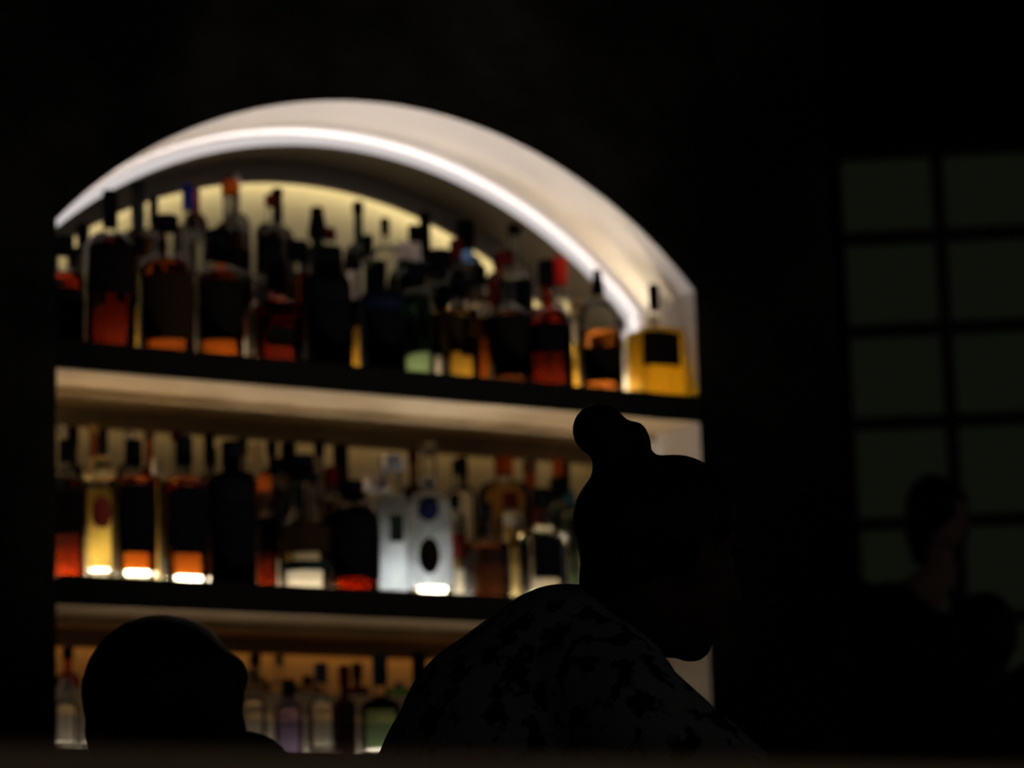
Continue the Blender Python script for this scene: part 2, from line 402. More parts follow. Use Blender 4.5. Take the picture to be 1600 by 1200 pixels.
SPECS = []
def bottle(*a, **k): SPECS.append((a, k))
def make_bottle(P, rb, name, px, w, ys, y, z0, label, group, kind='round', e=2.0, ratio=1.0, rot=0.0,
           glass='g_clear', liquid=None, fill=None, base=0, paper=None, pm='lab_dark', arc_deg=62, face=None, oval=False,
           cap='black', capk='plain', capw=None, neckw=None, taper=1.0, solid=False):
    """ys = (cap top, cap bottom, neck base, shoulder) heights read off the photograph, in its pixels"""
    ct, cb, nk, sh = ys
    s = FPX/depth_of(P)
    y = P.y; z0 = P.z
    Z = lambda py: on_y(px, py, y).z - z0
    zc, zb_, zn, zsh = Z(ct), Z(cb), Z(nk), Z(sh)
    zsh = max(zsh, .02); zn = max(zn, zsh+.006); zb_ = max(zb_, zn+.003); zc = max(zc, zb_+.008)
    lim = ((Z2 if z0 < Z2-.1 else Z1) - ST - .040 - z0) if z0 < Z1-.1 else 9
    if zc > lim: f_ = lim/zc; zc, zb_, zn, zsh = zc*f_, zb_*f_, zn*f_, zsh*f_
    rn = (neckw/2/s) if neckw else max(.011, rb*.3)
    rc = (capw/2/s) if capw else rn+.0025
    r = empty(name, (P.x, y, z0), label, 'bottle', group)
    pf = body_prof(rb, rn, zsh, zn, zb_+.004, kind, e, taper)
    b = bmesh.new(); lathe(b, pf, 28, e, ratio, rot)
    obj('glass_body', b, M[glass], r, smooth=True, angle=.9)
    if not solid:
        inn = [(max(q[0]-.0022, .002), q[1], q[2]) for q in pf]
        zb0 = .004
        if base:
            zb0 = base + .001
            b = bmesh.new(); lathe(b, cut_prof(inn, .002, base), 28, e, ratio, rot); obj('glass_base', b, M['base'], r, smooth=True, angle=.9)
        if liquid:
            zl = Z(fill) if fill else zsh + (zn-zsh)*.5
            b = bmesh.new(); lathe(b, cut_prof(inn, zb0, max(zl, zb0+.01)), 28, e, ratio, rot)
            obj('liquid', b, M[liquid], r, smooth=True, angle=.9)
    if paper:
        for (pa, pb_, mm) in (paper if isinstance(paper, list) else [(paper[0], paper[1], pm)]):
            za, zb2 = max(Z(pb_), .006), Z(pa)
            fa = CAMDIR(P.x, y)*.5 + (-PI/2)*.5 if face is None else face
            b = bmesh.new(); n = 14; m = 10; G = []
            for i in range(m+1):
                t = -1 + 2*i/m
                if oval: t = math.sin(t*PI/2)*.985
                zz = (za+zb2)/2 + (zb2-za)/2*t
                hwid = math.radians(arc_deg)*(math.sqrt(1-t*t) if oval else 1)
                rr, ee = prof_r(pf, zz); row = []
                for jn in range(n+1):
                    a = fa + hwid*(2*jn/n-1); ar = a-rot; c, s_ = math.cos(ar), math.sin(ar)
                    R_ = rr*(abs(c)**ee + abs(s_/ratio)**ee)**(-1/ee)
                    row.append([b.verts.new(((R_+dr)*math.cos(a), (R_+dr)*math.sin(a), zz)) for dr in (.0006, .0012)])
                G.append(row)
            for i in range(m):
                for jn in range(n):
                    for q, fl in ((0, 1), (1, -1)):
                        b.faces.new([G[i][jn][q], G[i][jn+1][q], G[i+1][jn+1][q], G[i+1][jn][q]][::fl])
            rim = [(0, k) for k in range(n+1)] + [(k, n) for k in range(1, m+1)] + [(m, k) for k in range(n-1, -1, -1)] + [(k, 0) for k in range(m-1, 0, -1)]
            for (u0, v0), (u1, v1) in zip(rim, rim[1:]+rim[:1]):
                b.faces.new((G[u0][v0][0], G[u1][v1][0], G[u1][v1][1], G[u0][v0][1]))
            obj('paper_label', b, M[mm], r, smooth=True, angle=.5)
    h = zc-zb_; b = bmesh.new()
    if capk == 'ball':
        R_ = rc; pr = [(rn*.95, zb_)] + [(R_*math.sin(a), zc-R_-R_*math.cos(a)) for a in [PI*(.12+.88*i/10) for i in range(11)]]
        pr[-1] = (0, zc)
    elif capk == 'tee':
        pr = [(rn*.9, zb_), (rn*.9, zb_+h*.35), (rc*.95, zb_+h*.38), (rc, zb_+h*.45), (rc, zc-.002), (rc-.002, zc)]
    elif capk == 'taper':
        pr = [(rc, zb_), (rc*.98, zb_+h*.3), (rc*.72, zb_+h*.72), (rc*.66, zc-.002), (rc*.58, zc)]
    elif capk == 'crown':
        pr = [(rn, zb_), (rc*.9, zb_+h*.15), (rc, zb_+h*.35), (rc*.9, zb_+h*.55), (rc*.66, zb_+h*.62), (rc*.7, zb_+h*.85), (rc*.55, zc-.002), (rc*.4, zc)]
    elif capk == 'capsule':
        pr = [(rn+.0015, zb_-.012), (rn+.0015, zb_), (rc, zb_+.004), (rc, zc-h*.18), (rc+.0012, zc-h*.16), (rc+.0012, zc-.002), (rc-.001, zc)]
    else:
        pr = [(rc, zb_-.006), (rc, zc-.0025), (rc-.0008, zc-.001), (rc-.0025, zc)]
    lathe(b, pr, 20); obj('cap', b, M[cap], r, smooth=True, angle=.6)
    return r

F, MD, BK = .062, .185, .305
G1, G1m, G1b = 'front row of bottles on the upper shelf', 'second row of bottles on the upper shelf', 'back row of bottles on the upper shelf'
B = bottle
# --- upper shelf, front row
B('whiskey_bottle', 103, 64, (370,394,420,446), F, Z1, 'amber bottle half cut off by the left edge of the niche, upper shelf', G1, liquid='l_red', paper=(456,540), neckw=26, cap='black')
B('whiskey_bottle', 170, 80, (298,350,362,396), F, Z1, 'tall amber bottle with long black cap and dark label, second on the upper shelf', G1, liquid='l_red', paper=(386,466), neckw=20, capw=24, fill=376)
B('whiskey_bottle', 258, 92, (338,356,398,432), F, Z1, 'round-shouldered bottle almost covered by a brown label, bright amber sliver on its left', G1, liquid='l_amber', paper=(436,538), pm='lab_brown', neckw=36, cap='black', capw=40, fill=414)
B('whiskey_bottle', 343, 76, (360,402,416,446), F, Z1, 'orange-shouldered bottle with wide black stopper and dark label above gold base ring', G1, liquid='l_amber', paper=(446,538), pm='lab_dark', neckw=28, capw=36, fill=420, base=.006)
B('bourbon_bottle', 430, 94, (376,448,456,480), F, Z1, 'squat square red-amber bottle with a small dark label low on its front', G1, kind='square', e=4, liquid='l_red', paper=(520,548), neckw=26, capw=26, arc_deg=30, fill=458)
B('liqueur_bottle', 513, 74, (388,424,430,452), F, Z1, 'all-black wide-necked bottle between the red-amber and the navy bottle', G1, glass='blackglass', solid=True, neckw=46, capw=48, paper=(480,550), pm='lab_black')
B('gin_bottle', 596, 68, (408,424,452,474), F, Z1, 'navy blue opaque bottle with slim neck near the middle of the upper shelf', G1, glass='navyglass', solid=True, neckw=17, capw=19, paper=(492,560), pm='lab_black')
B('gin_bottle', 652, 54, (412,440,452,474), F, Z1, 'pale green translucent bottle right of the navy bottle', G1, liquid='l_green', neckw=26, capw=30, fill=470)
B('tequila_bottle', 718, 66, (432,458,468,486), F, Z1, 'yellow spirit in a clear bottle beside the pale green one', G1, kind='square', e=3.2, liquid='l_gold', paper=(500,556), pm='lab_brown', face=math.radians(215), arc_deg=34, neckw=26, capw=30, fill=500)
B('whiskey_bottle', 795, 64, (394,410,470,494), F, Z1, 'dark-labelled bottle with long clear neck and dark red cap', G1, kind='slope', liquid='l_brown', paper=(498,592), neckw=19, cap='darkred', fill=490)
B('bourbon_bottle', 857, 72, (408,442,480,504), F, Z1, 'deep red whiskey bottle with amber neck, black cap and black band label', G1, liquid='l_red', paper=(512,556), pm='lab_black', neckw=20, capw=26, fill=450)
B('whiskey_bottle', 936, 70, (422,460,468,514), F, Z1, 'clear sloping-shouldered bottle holding red-brown spirit, black stopper against the glowing wall', G1, liquid='l_brown', paper=(548,602), neckw=17, capw=20, fill=522, capk='taper')
B('decanter', 1022, 88, (445,481,506,520), F, Z1, 'square decanter of golden spirit with small black stopper at the far right', G1, kind='square', e=5, liquid='l_glow', paper=(526,578), pm='lab_dark', arc_deg=44, neckw=14, capw=17, fill=522)
# --- upper shelf, second row
B('rum_bottle', 216, 32, (372,392,410,430), .10, Z1, 'amber bottle showing only as a bright strip between the second and third bottles', G1m, liquid='l_gold', neckw=24)
B('vodka_bottle', 300, 50, (334,354,366,392), MD, Z1, 'clear dome-shouldered bottle behind the orange-shouldered one', G1m, kind='dome', liquid='l_clear', neckw=22, capw=16, paper=(440,520), pm='lab_white')
B('rum_bottle', 384, 46, (392,410,424,444), MD, Z1, 'orange bottle peeping out right of the wide black stopper', G1m, liquid='l_amber', neckw=20)
B('vodka_bottle', 412, 54, (366,416,430,448), MD, Z1, 'clear bottle with long black capsule behind the squat red-amber bottle', G1m, liquid='l_clear', neckw=14, capw=15, capk='capsule')
B('rum_bottle', 462, 50, (378,402,420,440), MD, Z1, 'orange-shouldered bottle with domed top between squat red and black bottles', G1m, kind='dome', liquid='l_amber', neckw=34, capw=36)
B('rum_bottle', 553, 26, (400,416,424,440), .10, Z1, 'white-labelled bottle of golden rum behind the gap left of the navy bottle', G1m, liquid='l_gold', paper=(426,470), pm='lab_white', neckw=18)
B('tonic_bottle', 577, 40, (368,392,404,424), MD, Z1, 'small bottle with square black cap above the navy bottle', G1m, liquid='l_clear', neckw=15, capw=17)
B('gin_bottle', 634, 56, (380,404,420,450), MD, Z1, 'emerald green bottle half hidden behind the navy and pale green bottles', G1m, glass='g_dkgreen', liquid='l_green', neckw=24, cap='lab_white', capw=26)
B('aperitif_bottle', 690, 56, (392,420,440,470), MD, Z1, 'dark bottle with wide cap behind the pale green and yellow bottles', G1m, glass='g_dkgreen', liquid='l_brown', neckw=30, capw=36, paper=(500,556), pm='lab_black')
B('rum_bottle', 752, 28, (416,440,452,470), .10, Z1, 'amber bottle glowing just right of the yellow spirit', G1m, liquid='l_amber', neckw=18, paper=(476,498), pm='lab_cream')
B('vodka_bottle', 808, 54, (351,362,424,452), MD, Z1, 'clear long-necked bottle rising behind the dark-labelled one', G1m, liquid='l_clear', neckw=19, paper=(440,500), pm='lab_black')
B('vodka_bottle', 876, 44, (404,441,462,482), MD, Z1, 'clear bottle with bright red cap behind the deep red whiskey', G1m, liquid='l_clear', cap='redcap', neckw=20, capw=24)
B('vodka_bottle', 970, 28, (498,514,524,538), .10, Z1, 'short clear bottle glinting between the sloping-shouldered bottle and the decanter', G1m, liquid='l_clear', neckw=16, cap='silver')
B('rum_bottle', 1074, 34, (500,522,532,548), .10, Z1, 'small amber bottle squeezed between decanter and right jamb', G1m, liquid='l_amber', neckw=16, cap='lab_cream')
B('whiskey_bottle', 905, 24, (470,486,498,520), .10, Z1, 'amber bottle with cream label in the gap left of the sloping-shouldered bottle', G1m, liquid='l_gold', neckw=16, cap='cork', paper=(505,540), pm='lab_cream')
# --- upper shelf, back row
B('liqueur_bottle', 130, 52, (350,376,386,404), BK, Z1, 'bottle with black cap at the far left of the back row, upper shelf', G1b, glass='g_dkgreen', liquid='l_brown', neckw=16)
B('vodka_bottle', 212, 58, (284,350,358,380), BK, Z1, 'bottle with tall grey-blue capsule behind the tall amber one', G1b, liquid='l_brown', cap='greycap', capk='capsule', capw=22, neckw=18, glass='g_smoke')
B('liqueur_bottle', 246, 44, (308,346,358,380), BK, Z1, 'thin dark-necked bottle right of the grey-blue capsule', G1b, glass='g_brown', liquid='l_brown', neckw=13, capw=14)
B('gin_bottle', 290, 50, (288,324,350,376), BK, Z1, 'bottle with bright blue cap in the back row', G1b, cap='bluecap', capw=18, liquid='l_clear', neckw=15)
B('rum_bottle', 314, 40, (286,298,334,360), BK, Z1, 'cork-topped brown-necked bottle right of the blue cap', G1b, cap='cork', capk='tee', capw=18, glass='g_brown', liquid='l_brown', neckw=14)
B('aperitif_bottle', 354, 56, (282,300,346,372), BK, Z1, 'grey-necked bottle with orange cap in the back row', G1b, cap='orangecap', capw=28, neckw=25, glass='g_smoke', liquid='l_brown')
B('vodka_bottle', 379, 46, (270,282,334,360), BK, Z1, 'tallest clear-necked bottle standing beside the orange cap', G1b, cap='silver', neckw=13, glass='g_smoke', liquid='l_clear')
B('rum_bottle', 415, 48, (303,318,346,366), BK, Z1, 'clear-necked bottle with small brown-red cap against the yellow backboard', G1b, cap='darkred', neckw=15, capw=17, liquid='l_brown')
B('liqueur_bottle', 441, 54, (296,346,354,378), BK, Z1, 'bottle with upright black capsule standing out against the yellow backboard', G1b, capk='capsule', capw=17, neckw=15, glass='g_brown', liquid='l_brown')
B('liqueur_bottle', 494, 60, (324,372,384,400), BK, Z1, 'bottle with large tapered black stopper above the black bottle', G1b, capk='taper', capw=30, neckw=20, glass='g_dkgreen', liquid='l_brown')
B('rum_bottle', 528, 42, (358,372,396,416), BK, Z1, 'clear-necked bottle with brown-red cap right of the tapered stopper', G1b, cap='darkred', neckw=16, capw=19, liquid='l_brown')
B('gin_bottle', 556, 48, (315,328,380,404), BK, Z1, 'slender bottle with long dark green neck and small black cap', G1b, glass='g_dkgreen', liquid='l_brown', neckw=15, capw=18)
B('vodka_bottle', 609, 44, (342,364,384,404), BK, Z1, 'black-capped clear bottle above the navy bottle, at the end of the yellow glow', G1b, neckw=14, capw=15, liquid='l_clear')
B('vodka_bottle', 643, 44, (352,374,420,440), BK, Z1, 'black-capped bottle with pale neck label', G1b, neckw=17, paper=(380,414), pm='lab_white', liquid='l_brown')
B('liqueur_bottle', 676, 52, (334,394,402,424), BK, Z1, 'bottle with tall dark capsule rising over the pale green bottle', G1b, capk='capsule', capw=18, neckw=16, glass='g_dkgreen', liquid='l_brown')
B('aperitif_bottle', 706, 44, (374,400,410,430), BK, Z1, 'bottle with dark wine-red cap in the dim part of the back row', G1b, cap='darkred', capw=20, neckw=18, glass='g_brown', liquid='l_brown')
B('gin_bottle', 740, 56, (348,386,400,430), BK, Z1, 'bottle with broad black cap and blue-grey shoulders', G1b, glass='g_blue', liquid='l_brown', capw=28, neckw=24)
B('liqueur_bottle', 775, 42, (396,414,424,440), BK, Z1, 'low bottle with dark red cap left of the long clear neck', G1b, cap='darkred', neckw=16, glass='g_brown', liquid='l_brown')

# --- middle shelf, front row
G2, G2m, G2b = 'front row of bottles on the middle shelf', 'second row of bottles on the middle shelf', 'back row of bottles on the middle shelf'
B('whiskey_bottle', 107, 56, (688,716,742,762), F, Z2, 'amber bottle cut off by the left edge of the niche, middle shelf', G2, liquid='l_red', paper=(768,838), neckw=20, base=.012)
B('liqueur_bottle', 153, 42, (714,752,758,768), F, Z2, 'slim glowing yellow bottle with wide gold stopper and round red label', G2, kind='slope', liquid='l_milky', cap='gold', capk='crown', capw=54, neckw=26, paper=(778,828), pm='lab_red', arc_deg=46, oval=True, base=.028, fill=766)
B('whiskey_bottle', 209, 74, (688,722,738,752), F, Z2, 'square bottle with big dark label and clear base right of the slim yellow bottle', G2, kind='square', e=4, liquid='l_amber', paper=(764,868), pm='lab_black', arc_deg=46, neckw=22, capw=26, base=.026)
B('whiskey_bottle', 288, 84, (684,722,738,754), F, Z2, 'square bottle with big dark label and glowing base left of the black bottle', G2, kind='square', e=4, liquid='l_amber', paper=(766,870), pm='lab_black', arc_deg=46, neckw=24, capw=27, base=.020)
B('liqueur_bottle', 362, 72, (690,726,738,758), F, Z2, 'opaque black bottle on the middle shelf with a broad cap', G2, glass='blackglass', solid=True, neckw=26, capw=30, paper=(790,880), pm='lab_black')
B('bitters_bottle', 415, 38, (742,760,796,812), .10, Z2, 'narrow dark red bottle with orange cap and bright base', G2, kind='slope', liquid='l_red', cap='orangecap', neckw=17, paper=(812,866), base=.020)
B('cordial_bottle', 476, 82, (712,746,790,826), F, Z2, 'clear bell-shaped bottle with wide neck and green band', G2, kind='slope', liquid='l_clear', neckw=50, capw=36, paper=[(826,868,'lab_brown'),(880,896,'lab_green')], base=.008, taper=.97, fill=846)
B('rum_bottle', 553, 80, (752,776,784,822), F, Z2, 'black round-shouldered bottle with thin red glow at its foot', G2, glass='g_brown', liquid='l_amber', paper=(806,906), pm='lab_black', arc_deg=75, neckw=30, capw=34, base=.010)
B('vodka_bottle', 616, 50, (712,732,764,786), F, Z2, 'bright clear bottle with flat silver cap left of the crystal one', G2, kind='slope', liquid='frost', cap='silver', capw=40, neckw=30, base=.010, paper=(808,850), pm='lab_green', arc_deg=25)
B('crystal_decanter', 668, 80, (746,762,768,806), F, Z2, 'sparkling cut-crystal bottle with arched top and oval dark label', G2, kind='dome', e=2.6, liquid='frost', cap='silver', capw=24, neckw=20, paper=[(845,902,'lab_dark'),(780,820,'bluecap_dark')], arc_deg=27, face=math.radians(240), oval=True, base=.022)
B('liqueur_bottle', 713, 32, (772,790,800,816), .10, Z2, 'small clear bottle with red label right of the crystal bottle', G2, liquid='l_clear', paper=(836,876), pm='lab_red', neckw=14, capw=16)
B('brandy_bottle', 763, 74, (786,802,840,864), F, Z2, 'brown round bottle with slim neck, amber glint at its foot', G2, liquid='l_dark', neckw=16, capw=17, fill=800)
B('gin_bottle', 846, 82, (764,786,812,836), F, Z2, 'clear bottle with square black label just left of the woman with the bun', G2, kind='square', e=3.4, liquid='l_clear', paper=(844,908), pm='lab_black', arc_deg=36, neckw=24, capw=28, base=.022)
B('gin_bottle', 893, 32, (768,784,800,824), .10, Z2, 'slim green-tinted bottle touching the outline of the woman with the bun', G2, glass='g_smoke', liquid='l_green', neckw=14, cap='tealcap')
# --- middle shelf, second row
B('liqueur_bottle', 246, 26, (716,736,748,764), .10, Z2, 'cream-glowing bottle visible between the two square dark-labelled bottles', G2m, liquid='l_milky', neckw=14, cap='lab_cream')
B('rum_bottle', 330, 26, (700,722,742,764), .10, Z2, 'golden bottle showing as a bright edge left of the black bottle', G2m, liquid='l_gold', neckw=16)
B('vodka_bottle', 588, 38, (744,760,772,796), .10, Z2, 'clear bottle with white collar left of the flat silver cap', G2m, liquid='l_clear', neckw=34, cap='lab_white', capw=40)
B('vodka_bottle', 680, 60, (660,690,744,770), MD, Z2, 'tall clear bottle with round glass stopper behind the crystal bottle', G2m, kind='slope', liquid='l_clear', cap='base', capk='ball', capw=27, neckw=24)
B('liqueur_bottle', 709, 46, (718,736,762,784), MD, Z2, 'cream-coloured bottle with little black cap right of the round glass stopper', G2m, liquid='l_straw', neckw=16, capw=16, paper=(770,850), pm='lab_cream')
B('liqueur_bottle', 786, 84, (684,714,732,754), .25, Z2, 'round golden bottle with orange-brown cap behind the brown bottle', G2m, kind='dome', liquid='l_gold', cap='orangecap', capw=30, neckw=26)
B('tequila_bottle', 800, 40, (770,788,800,816), .10, Z2, 'gold-labelled pale bottle with red cap between brown bottle and square black label', G2m, liquid='l_straw', cap='darkred', neckw=20, paper=[(800,826,'lab_cream'),(828,850,'lab_gold')], arc_deg=50)
B('gin_bottle', 872, 44, (748,774,784,804), MD, Z2, 'dark-stoppered clear bottle behind the square black label', G2m, liquid='l_clear', neckw=18, capw=20)
B('rum_bottle', 436, 40, (716,736,752,776), MD, Z2, 'brown bottle behind the gap left of the bell-shaped one', G2m, liquid='l_brown', neckw=16, cap='black')
B('rum_bottle', 520, 44, (730,756,772,796), MD, Z2, 'amber bottle behind the gap between bell-shaped and black round bottles', G2m, liquid='l_gold', neckw=18, cap='darkred')
B('whiskey_bottle', 400, 44, (694,716,740,764), .23, Z2, 'amber-capped bottle rising behind the narrow dark red one', G2m, liquid='l_amber', neckw=17, cap='cork')
# --- middle shelf, back row
bk = [(96,38,640,656,720,'g_clear','silver','thin clear neck at the far left of the middle shelf back row'),
 (122,40,662,690,722,'g_brown','black','brown neck with black cap behind the slim yellow bottle, left side'),
 (140,38,648,660,724,'g_amber','gold','tan glowing neck rising above the wide gold stopper'),
 (168,42,660,690,716,'g_dkgreen','greycap','dark green neck with grey cap above the left square bottle'),
 (196,40,670,682,722,'g_smoke','silver','grey neck with silver cap above the left square bottle'),
 (236,44,652,662,716,'g_amber','cork','tan cork-topped neck between the two square bottles'),
 (272,36,632,646,720,'g_clear','darkred','tall thin clear neck above the right square bottle'),
 (298,36,640,654,718,'g_smoke','silver','tall grey neck just right of the thin clear neck'),
 (322,40,646,672,720,'g_brown','black','dark brown neck with black cap left of the black bottle'),
 (380,44,664,690,724,'g_smoke','greycap','grey-capped neck against the tan backboard, right of the black bottle'),
 (424,42,690,706,730,'g_brown','black','short dark neck left of the broad dark capsule'),
 (460,50,664,716,726,'g_dkgreen','black','broad dark capsule above the bell-shaped bottle'),
 (494,44,680,700,736,'g_smoke','black','black-capped neck right of the broad dark capsule'),
 (536,52,676,740,752,'g_dkgreen','black','widest black capsule above the black round bottle'),
 (648,40,664,684,730,'g_brown','darkred','dark red neck left of the round glass stopper'),
 (744,42,690,720,742,'g_brown','black','black-capped neck left of the round golden bottle'),
 (836,52,684,698,752,'g_amber','cork','amber neck right of the round golden bottle'),
 (864,40,694,722,752,'g_brown','orangecap','brown neck with orange cap near the tall bun'),
 (890,42,690,740,756,'g_dkgreen','black','dark capsule closest to the woman with the bun')]
for px, w, ct, cb, nk, gl, cp, lab in bk:
    B('spirit_bottle', px, w, (ct, cb, nk, nk+26), .335, Z2, lab, G2b, glass=gl, liquid='l_brown' if gl in ('g_brown','g_dkgreen') else ('l_gold' if gl == 'g_amber' else 'l_clear'), neckw=13 if w < 50 else 20, cap=cp)

# --- lowest shelf
G3, G3b = 'front row of bottles on the lowest shelf', 'back row of bottles on the lowest shelf'
B('cordial_bottle', 103, 38, (1060,1078,1094,1108), F, Z3, 'bright clear bottle at the left end of the lowest shelf', G3, liquid='l_clear', neckw=16, cap='lab_white', base=.02)
B('cordial_bottle', 142, 34, (1076,1090,1100,1112), F, Z3, 'small clear bottle partly behind the dark round head', G3, liquid='l_clear', neckw=14, cap='silver', base=.02)
B('cordial_bottle', 396, 40, (1046,1062,1088,1106), F, Z3, 'clear bottle with tan cork beside the hair knot of the dark head', G3, liquid='l_clear', neckw=18, cap='cork', capw=22)
B('cordial_bottle', 452, 46, (1062,1084,1098,1114), F, Z3, 'violet-tinted bottle left of the frosted clear one, lowest shelf', G3, glass='g_violet', liquid='l_clear', neckw=18, cap='greycap')
B('syrup_bottle', 503, 46, (1036,1062,1088,1104), F, Z3, 'clear bottle with blue-grey cap and bright base, lowest shelf', G3, liquid='l_clear', neckw=17, cap='bluegrey', base=.024, kind='slope')
B('syrup_bottle', 540, 36, (1040,1066,1092,1108), .10, Z3, 'dark slim bottle between blue-grey and teal caps', G3, glass='g_brown', liquid='l_brown', neckw=14, cap='darkred')
B('gin_bottle', 596, 66, (1023,1062,1092,1112), F, Z3, 'green-glowing bottle with dark teal capsule, lowest shelf', G3, liquid='l_green', neckw=20, capw=24, cap='tealcap', capk='capsule', base=.016, paper=(1088,1112), pm='lab_black')
B('liqueur_bottle', 658, 54, (1020,1074,1086,1106), F, Z3, 'bottle with long black cap beside the floral shoulder', G3, neckw=19, capw=23, liquid='l_brown', capk='capsule')
bk3 = [(106,40,1000,1016,1046,'g_amber','black','amber neck at the left end of the lowest shelf, behind the bright bottle'),
 (400,44,1010,1026,1052,'g_smoke','greycap','grey neck right of the dark round head, back of the lowest shelf'),
 (442,42,1004,1022,1056,'g_clear','silver','clear thin neck against the orange backboard'),
 (478,44,1056,1076,1090,'g_smoke','black','short dark-capped bottle behind the violet-tinted one'),
 (560,40,1036,1056,1076,'g_brown','darkred','reddish neck left of the teal capsule'),
 (626,44,1066,1082,1098,'g_green','lab_white','green bottle with pale cap right of the teal capsule')]
for px, w, ct, cb, nk, gl, cp, lab in bk3:
    B('spirit_bottle', px, w, (ct, cb, nk, nk+22), .27, Z3, lab, G3b, glass=gl, liquid='l_gold' if gl == 'g_amber' else 'l_clear', neckw=14, cap=cp)

# set the bottles down: every row on its own step, nudged apart where two would touch
def tier(y): return 0 if y < .12 else (1 if y < .235 else 2)
START = lambda y: .066 if y < .08 else (.128 if y < .12 else (.216 if y < .235 else .335))
PL = []
for a, k in SPECS:
    name, px, w, ys, y, z0 = a[:6]; t = tier(y)
    y = START(y)
    zz = z0 + (0, H1, H2)[t]
    P = on_y(px, (ys[3] + 560)/2 if z0 == Z1 else ys[3] + 60, y)
    rb = w/2/(FPX/depth_of(P))
    if k.get('e', 2) > 2.3: rb *= .86
    PL.append([P.x, y, zz, min(rb, (.057, .047, .06)[t]), t, px])
LIM = ((.050, .150), (.19, .245), (.30, .375))
for it in range(400):
    moved = False
    for i in range(len(PL)):
        for j in range(i+1, len(PL)):
            A, C_ = PL[i], PL[j]
            if abs(A[2]-C_[2]) > .001: continue
            dx, dy = C_[0]-A[0], C_[1]-A[1]; d = math.hypot(dx, dy); need = A[3]+C_[3]+.0025
            if d < need:
                moved = True
                sgn = 1 if (dy > 0 or (dy == 0 and i % 2)) else -1
                g = min((need-d)*.6, .004)
                for Q, sg in ((A, -sgn), (C_, sgn)):
                    lo, hi = LIM[Q[4]]; lo = max(lo, (.003, R1+.003, R2+.003)[Q[4]] + Q[3]); hi = min(hi, (R1-.016, R2-.012, .40)[Q[4]] - Q[3])
                    if hi < lo: hi = lo = (lo+hi)/2
                    Q[1] = min(max(Q[1]+sg*g, lo), hi)
                ux = 1 if dx > 0 else -1
                wa = 0 if A[4] == 0 and A[3] > .027 and C_[3] < .027 else .15; wc_ = 0 if C_[4] == 0 and C_[3] > .027 and A[3] < .027 else .15
                A[0] -= ux*g*wa; C_[0] += ux*g*wc_
                if it > 60:
                    Q = A if A[3] < C_[3] else C_
                    Q[3] *= .99
                    if it > 200: A[3] *= .998; C_[3] *= .998
    for Q in PL: Q[0] = min(max(Q[0], Q[3]+.004), W-Q[3]-.004)
    if not moved: break
for (a, k), Q in zip(SPECS, PL):
    make_bottle(Vector((Q[0], Q[1], Q[2])), Q[3], *a, **k)

# ------------------------------------------------------------------ people
def ell(bm, c, r, axes=None, sub=3):
    """ellipsoid at c with radii r along (across view, up, away)"""
    ax = axes or (ER, Vector((0,0,1)), EF)
    ret = bmesh.ops.create_icosphere(bm, subdivisions=sub, radius=1)
    for v in ret['verts']:
        p = v.co.copy(); v.co = c + ax[0]*(p.x*r[0]) + ax[1]*(p.y*r[1]) + ax[2]*(p.z*r[2])
def limb(bm, pts, sub=2):
    """chain of (point, radius): tapered, rounded at the ends"""
    for (a, ra), (b, rb) in zip(pts, pts[1:]):
        L = (b-a).length; n = max(2, int(L/(min(ra, rb)*.45)))
        for i in range(n+1):
            t = i/n; s = bmesh.ops.create_icosphere(bm, subdivisions=sub, radius=ra+(rb-ra)*t)
            for v in s['verts']: v.co += a.lerp(b, t)
def organic(name, bm, mat, parent, voxel=.008, smooth=8):
    me = bpy.data.meshes.new(name); bm.to_mesh(me); bm.free()
    o = bpy.data.objects.new(name, me); COL.objects.link(o)
    m = o.modifiers.new('r', 'REMESH'); m.mode = 'VOXEL'; m.voxel_size = voxel; m.use_smooth_shade = True
    s = o.modifiers.new('s', 'SMOOTH'); s.iterations = smooth; s.factor = .5
    dg = bpy.context.evaluated_depsgraph_get(); dg.update()
    me2 = bpy.data.meshes.new_from_object(o.evaluated_get(dg)); me2.name = name
    o.modifiers.clear(); o.data = me2; me2.materials.clear(); me2.materials.append(mat)
    for p in me2.polygons: p.use_smooth = True
    if parent:
        o.parent = parent; o.matrix_parent_inverse = Matrix.Translation(-parent.location)
    return o
def hand(bm, wrist, d, side):
    """palm, four curled fingers and a thumb, pointing along d; side = thumb direction"""
    d = d.normalized(); side = (side - d*side.dot(d)).normalized(); nrm = d.cross(side)
    if nrm.z > 0: nrm = -nrm
    pc = wrist + d*.05
    ell(bm, pc, (.045, .038, .016), (d, side, nrm), 2)
    for i, (o_, L) in enumerate(((.030, .068), (.010, .078), (-.010, .072), (-.029, .056))):
        p0 = wrist + d*.075 + side*o_; p1 = p0 + d*L*.45 + nrm*.006
        p2 = p1 + d*L*.25 + nrm*L*.22; p3 = p2 + d*L*.08 + nrm*L*.25
        limb(bm, [(p0, .0092), (p1, .0086), (p2, .008), (p3, .0072)], 1)
    t0 = wrist + d*.025 + side*.034; t1 = t0 + d*.03 + side*.022; t2 = t1 + d*.03 + side*.004 + nrm*.012
    limb(bm, [(t0, .012), (t1, .0105), (t2, .009)], 1)
